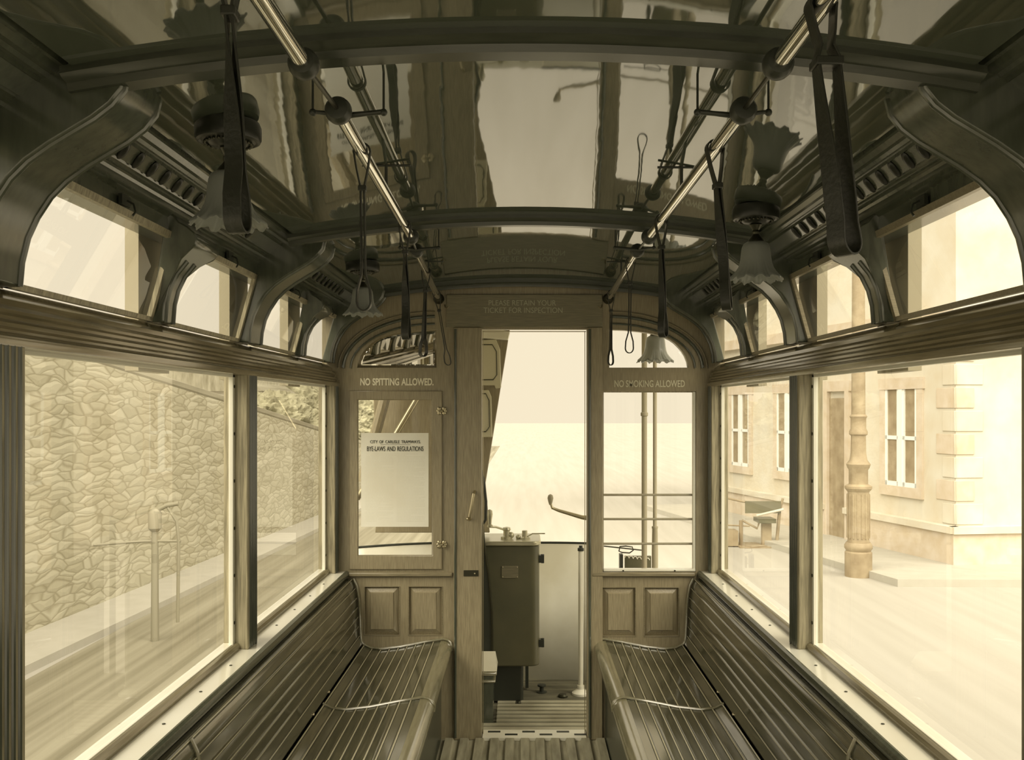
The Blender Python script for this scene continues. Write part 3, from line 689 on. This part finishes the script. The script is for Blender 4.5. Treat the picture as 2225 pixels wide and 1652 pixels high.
# stair enclosure
st = empty('platform_staircase', (-.5,5.3,0)); tag(st, 'brown panelled staircase side curving up behind the left of the doorway', 'staircase')
def tput(o): o.parent = st; o.location = -st.location; return o
def poly_at(pts, d): return [((x-VX)*d/F, EYE-(y-VY)*d/F) for x, y in pts]
dS = 5.30
tput(MB().prism_y(poly_at([(808,640),(1112,690),(1055,1050),(1064,1158),(1000,1158),(880,1158),(815,1158),(826,1060),(812,900)], dS), dS, dS+.03).build('stair_side', oakV, bevel=.004))
tput(MB().prism_y(poly_at([(1000,700),(1108,722),(1104,738),(1000,732)], dS-.06), dS-.10, dS).build('top_tread', cream, bevel=.003))
for k, pl_ in enumerate(([(1010,742),(1078,738),(1087,760),(1089,843),(1077,845),(1075,838),(1010,838)],[(1010,848),(1062,848),(1068,862),(1070,950),(1010,950)])):
    o = tput(MB().prism_y(poly_at(pl_, dS), dS-.03, dS).build('riser_panel', giltd, bevel=.004))
    q = [(x, y) for x, y in pl_]; cx = 1045; 
    pts = [(1010,750+k*106),(1070-k*14,750+k*106),(1079-k*16,765+k*106),(1080-k*16,815+k*112),(1072-k*16,826+k*112),(1010,826+k*112)]
    tput(MB().tube([(p[0],dS-.032,p[1]) for p in poly_at(pts, dS)], .0028, 6).build('panel_bead', dbrass))
mb = MB(); a = at(905,868,5.1); b = at(862,940,5.1); dv = (b-a)
mb.tube([a-dv*2.2, a+dv*3.0], .016, 14); tput(mb.build('handrail', brassp))
mb = MB(); a = at(838,860,5.15); b = at(815,945,5.15); mb.tube([a-(b-a), b+(b-a)*1.2], .03, 10); tput(mb.build('stringer', oakV))
tput(MB().tube([at(1040,1000,5), at(1050,1040,5), at(1056,1090,5), at(1055,1130,5), at(1048,1141,5), at(1038,1141,5)], .008, 10).build('hand_loop', iron))
bp_ = [(1000,1130),(1049,1140),(1052,1180),(1062,1250),(1069,1330),(1070,1400),(1069,1465),(1000,1465)]
tput(MB().prism_y(poly_at(bp_, 5.02), 5.0, 5.03).build('black_side_sheet', iron, bevel=.003))
tput(MB().tube([at(x, y, 4.99) for x, y in bp_[1:-1]], .006, 8).build('sheet_edge', dbrass))
# canopy posts right
for px_, r, lb in ((1400,.0155,'thicker left one of two upright poles behind the right end window'),(1423,.0115,'thinner right one of two upright poles behind the right end window')):
    p = empty('platform_pole', ((px_-VX)*5.35/F, 5.35, 0)); tag(p, lb, 'pole', 'platform poles')
    MB().tube([(0,0,-.01),(0,0,2.13)], r, 14).build('shaft', outerp, p)
    if px_ == 1423: MB().lathe([(.012,.935),(.018,.935),(.018,.925),(.0155,.92),(.018,.8),(.018,0)], (0,0,0), 16).build('sleeve', outerp, p)
    else: MB().lathe([(.016,1.56),(.021,1.565),(.021,1.58),(.016,1.585)], (0,0,0), 16).build('ring', outerp, p)
# folding gate
gt = empty('folding_gate', (.72,5.6,0)); tag(gt, 'folded iron platform gate low behind the right end window', 'gate')
def fput(mb, name, m, **k): o = mb.build(name, m, gt, **k); o.location = -gt.location; return o
g = lambda x, y: at(x, y, 5.55)
a, b = g(1345,1203), g(1352,1260); fput(MB().box(a.x, b.x, 5.5, 5.56, -.01, a.z), 'gate_post', iron)
a, b = g(1357,1208), g(1414,1260); fput(MB().box(a.x, b.x, 5.53, 5.56, -.01, a.z), 'gate_lattice', ctrlm)
mb = MB()
for k in range(6): q = g(1361+k*9,1207+k*1); mb.tube([(q.x-.012,5.53,q.z-.012),(q.x-.006,5.53,q.z),(q.x+.006,5.53,q.z),(q.x+.012,5.53,q.z-.012)], .003, 6)
fput(mb, 'gate_links', cream)
fput(MB().tube([g(1347,1188),g(1345,1198),g(1352,1201),g(1368,1202),g(1376,1196),g(1374,1189),g(1360,1187)], .004, 8, closed=True), 'gate_loop', dbrass)
fput(MB().tube([g(1312,1187),g(1395,1196)], .004, 8), 'gate_bar', dbrass)

# ================================================================== the street
G = -.75
gd = MB().box(-60, 60, -20, 160, G-.2, G).build('ground', road); struct(gd, 'pale sunlit street surface around the tram')
rl = MB().box(-4.3, -1.5, -6, 60, G, G+.012).build('road_strip', roadl); struct(rl, 'rutted granite setts beside the left windows')
# boundary wall
def wall_x(y): return -5.3+.058*(y-5)
v = []; n = 40
bw = empty('stone_boundary_wall', (-5,12,G)); tag(bw, 'rubble stone boundary wall along the left side of the street', 'wall')
mb = MB(); tops = []
for i in range(n+1):
    y = 3+30*i/n; zt_ = 2.35 if y < 9 else 2.35-.108*(y-9)
    tops.append((y, zt_))
poly = []
v = [(wall_x(y), y, z) for y, zt_ in tops for z in (G, zt_)]+[(wall_x(y)-.4, y, z) for y, zt_ in tops for z in (G, zt_)]
m_ = 2*(n+1)
f = [(2*i,2*i+2,2*i+3,2*i+1) for i in range(n)]+[(m_+2*i,m_+2*i+2,m_+2*i+3,m_+2*i+1) for i in range(n)]+[(2*i+1,2*i+3,m_+2*i+3,m_+2*i+1) for i in range(n)]
o = mb.add(v, f).build('masonry', stone, bw, smooth=False); o.location = -bw.location
o = MB().tube([(wall_x(y)-.1, y, zt_+.03) for y, zt_ in tops], .10, 8).build('coping', roadl, bw); o.location = -bw.location
pv = MB(); pv.prism_z([(wall_x(3),3),(wall_x(33),33),(wall_x(33)+.5,33),(wall_x(3)+.75,3)], G, G+.08)
o = pv.build('pavement_left', pave); struct(o, 'narrow kerb and pavement at the foot of the stone wall')
# stone column / low block next to wall
# solid post built in place of a ghostly window reflection
sp_ = empty('reflected_post', (-3.72,9.5,G)); tag(sp_, 'solid stand-in for the ghostly reflection of a slim post with a bent arm', 'post')
MB().tube([(0,0,0),(0,0,1.30)], [.04,.032], 12).build('post', pipem, sp_)
MB().lathe([(.04,1.12),(.065,1.15),(.065,1.30),(.045,1.34),(.01,1.36)], (0,0,0), 14).build('head', pipem, sp_)
MB().tube([(0,0,1.32),(.12,0,1.38),(.24,0,1.40)], .022, 10).build('arm', pipem, sp_)
MB().tube([(-.62,0,.98),(-.1,0,1.02),(.26,0,1.02)], .013, 8).build('cross_rod', pipem, sp_)
MB().tube([(.13,0,1.36),(.22,0,1.22),(.24,0,1.02),(.23,0,.2)], .018, 8).build('hose', pipem, sp_)
# hedge / trees behind wall
def blob(cx, cy, cz_, sx, sy, sz, lb):
    bm = bmesh.new(); bmesh.ops.create_icosphere(bm, subdivisions=6, radius=1)
    for vv in bm.verts:
        n_ = vv.co.normalized(); q = n_+Vector((cx,0,0)); k = 1+.16*noise.noise(q*2.2)+.12*noise.noise(q*5)+.09*noise.noise(q*12)+.05*noise.noise(q*30)+random.uniform(-.012,.012)
        vv.co = Vector((n_.x*sx*k, n_.y*sy*k, n_.z*sz*k))
    me = bpy.data.meshes.new('shrub'); bm.to_mesh(me); bm.free(); me.materials.append(bush)
    o = bpy.data.objects.new('shrub', me); C.objects.link(o); o.location = (cx,cy,cz_); tag(o, lb, 'shrub', 'shrubs beyond the stone wall'); return o
blob(-7.2,26,.7,1.7,2.2,1.35,'nearer rounded shrub behind the dipping end of the stone wall')
blob(-10.2,39.5,.9,2.4,2,2.0,'larger shrub farther left beyond the stone wall')
blob(-8.0,46,.5,2.2,2,1.8,'farthest shrub, right end, beyond the stone wall')
# gabled house beyond the wall
hh = empty('distant_house', (-11,33,G)); tag(hh, 'small pale gabled house far beyond the stone wall', 'house')
MB().box(-2.2,2.2,-2,2,0,3.0).build('house_wall', pale, hh)
MB().prism_y([(-2.5,2.95),(2.5,2.95),(0,4.6)], -2.2, 2.2).build('roof', roadl, hh)
MB().box(1.1,1.6,-.3,.3,3.3,5.0).build('chimney', stone, hh)
for x in (-1.2,.6): MB().box(x,x+.7,-2.04,-1.98,1.4,2.5).build('window', darkglass, hh)
# right hand building
A, B_ = Vector((6.3,13.7)), Vector((4.3,22.0)); t = (B_-A).normalized(); nrm = Vector((-t.y, t.x))   # towards the street
if nrm.x > 0: nrm = -nrm
bd = empty('corner_building', (6.3,13.7,G)); tag(bd, 'pale stone corner building across the street on the right', 'building')
def dput(mb, name, m, **k): o = mb.build(name, m, bd, **k); o.location = -bd.location; return o
back = [A, B_, B_+Vector((9,2)), A+Vector((9.5,1.2))]
dput(MB().prism_z([(p.x,p.y) for p in back], G, 7.0), 'facade', pale, smooth=False)
def along(u, out=0): q = A+t*u+nrm*out; return (q.x, q.y)
def slab(u0, u1, o0, o1, z0, z1, mb=None): return (mb or MB()).prism_z([along(u0,o0),along(u1,o0),along(u1,o1),along(u0,o1)], z0, z1)
e2 = Vector((9.5,1.2)).normalized(); n2 = Vector((e2.y,-e2.x))
def slab2(u0, u1, o1, z0, z1): 
    P_ = [A+e2*u0, A+e2*u1, A+e2*u1+n2*o1, A+e2*u0+n2*o1]; return MB().prism_z([(p.x,p.y) for p in P_], z0, z1)
dput(slab(-.05,2.7,0,.10,G,-.20), 'plinth', band); dput(slab(3.35,8.4,0,.10,G,-.20), 'plinth', band)
dput(slab2(-.1,9,.10,G,-.20), 'plinth', band)
dput(slab(-.08,2.7,0,.15,-.20,-.10), 'plinth_ledge', pale); dput(slab(3.35,8.4,0,.15,-.20,-.10), 'plinth_ledge', pale); dput(slab2(-.12,9,.15,-.20,-.10), 'plinth_ledge', pale)
for k in range(9):
    L_ = .42 if k % 2 else .28
    z = -.08+k*.34; dput(slab(-.03,L_,0,.015,z,z+.30), 'quoin', band if k % 2 else pale, bevel=.01); dput(slab2(-.03,.7-L_,.015,z,z+.30), 'quoin', band if k % 2 else pale, bevel=.01)
def bwin(u0, u1, z0, z1):
    fr = slab(u0-.14,u1+.14,0,.05,z0-.16,z0); slab(u0-.14,u0,0,.04,z0,z1,fr); slab(u1,u1+.14,0,.04,z0,z1,fr); slab(u0-.16,u1+.16,0,.05,z1,z1+.18,fr)
    o = dput(fr, 'window', band, smooth=False)
    mb = MB(); um = (u0+u1)/2
    for (a_, b_) in ((u0,um-.05),(um+.05,u1)):
        slab(a_,a_+.05,0,.03,z0,z1,mb); slab(b_-.05,b_,0,.03,z0,z1,mb); slab(a_,b_,0,.03,z0,z0+.07,mb); slab(a_,b_,0,.03,(z0+z1)/2-.03,(z0+z1)/2+.03,mb)
    slab(um-.05,um+.05,0,.045,z0,z1,mb)
    q = mb.build('sash', sash_w, o, smooth=False)
    q = slab(u0,u1,0,.012,z0,z1).build('pane', ironp, o, smooth=False)
bwin(.85,1.65,.38,1.92); bwin(4.4,5.2,.38,1.92); bwin(6.4,7.2,.38,1.92)
dput(slab(2.75,3.3,0,.03,G,1.8), 'door', ironp); fr = slab(2.63,2.75,0,.08,G,1.92); slab(3.3,3.42,0,.08,G,1.92,fr); slab(2.6,3.45,0,.08,1.92,2.1,fr); dput(fr, 'door_surround', band)
dput(slab(-.1,8.4,0,.12,2.9,3.1), 'string_course', band)
pv = MB().prism_z([along(-.9,1.6),along(9,1.4),along(9,0),along(0,0),(16,14.9),(16,12.2)], G, G+.10)
o = pv.build('pavement_right', pave); struct(o, 'pavement in front of the pale corner building')
# tramway standard
ls = empty('tram_standard', (4.72,13.25,G)); tag(ls, 'ornate cast iron pole on the street seen through the right window', 'street pole')
MB().lathe([(.185,0),(.185,.34),(.165,.36),(.19,.40),(.19,.44),(.165,.48)], (0,0,0), 28).build('base', ironp, ls)
mb = MB().lathe([(.155,.46),(.145,.52),(.145,1.18),(.155,1.22)], (0,0,0), 28)
for i in range(16): a = 2*PI*i/16; mb.tube([(.147*math.cos(a),.147*math.sin(a),.54),(.147*math.cos(a),.147*math.sin(a),1.16)], .012, 6)
mb.build('fluted_pedestal', ironp, ls)
MB().lathe([(.155,1.20),(.185,1.24),(.185,1.27),(.13,1.30),(.13,1.50),(.15,1.53),(.165,1.58),(.12,1.64),(.105,1.74),(.10,1.98),(.125,2.0),(.125,2.04),(.105,2.08),(.105,2.22),(.12,2.25),(.10,2.28)], (0,0,0), 28).build('collars', ironp, ls)
MB().tube([(0,0,2.2),(0,0,7.5)], [.095,.07], 20).build('shaft', ironp, ls)
# hand cart
hc = empty('street_barrow', (4.05,16.2,G)); tag(hc, 'low wooden barrow frame with a dark board standing on the far right roadside', 'barrow')
def hp(x0, y0, x1, y1, ya=-.05, yb=.05): k = .00793; return ((x0-1648)*k, (x1-1648)*k, ya, yb, (1185-y1)*k, (1185-y0)*k)
mb = MB().box(*hp(1600,1182,1700,1187,-.3,.3))
mb.tube([(-.30,0,.0),(-.30,0,.44)], .035, 8); mb.tube([(.31,0,.0),(.36,0,.56)], .03, 8); mb.tube([(.36,0,.56),(.42,0,.82)], .022, 8); mb.tube([(-.28,0,.44),(-.02,0,.30),(.02,0,.44)], .02, 8)
mb.box(*hp(1655,1136,1675,1183)); mb.tube([(-.62,0,.84),(-.26,0,.76),(.37,0,.70)], .018, 8); mb.tube([(-.60,0,.36),(-.15,0,.34)], .014, 8)
mb.build('frame', ironp, hc)
MB().box(*hp(1617,1087,1694,1113,-.09,-.055)).build('dark_board', ctrlm, hc)
MB().tube([(-.06,-.1,.53),(.40,-.1,.64)], .022, 8).build('pale_plank', pale, hc)
MB().box(*hp(1643,1124,1680,1133,-.2,.2)).build('tray', ctrlm, hc)
MB().box(*hp(1577,1150,1600,1183,-.15,.15)).build('crate', ironp, hc)
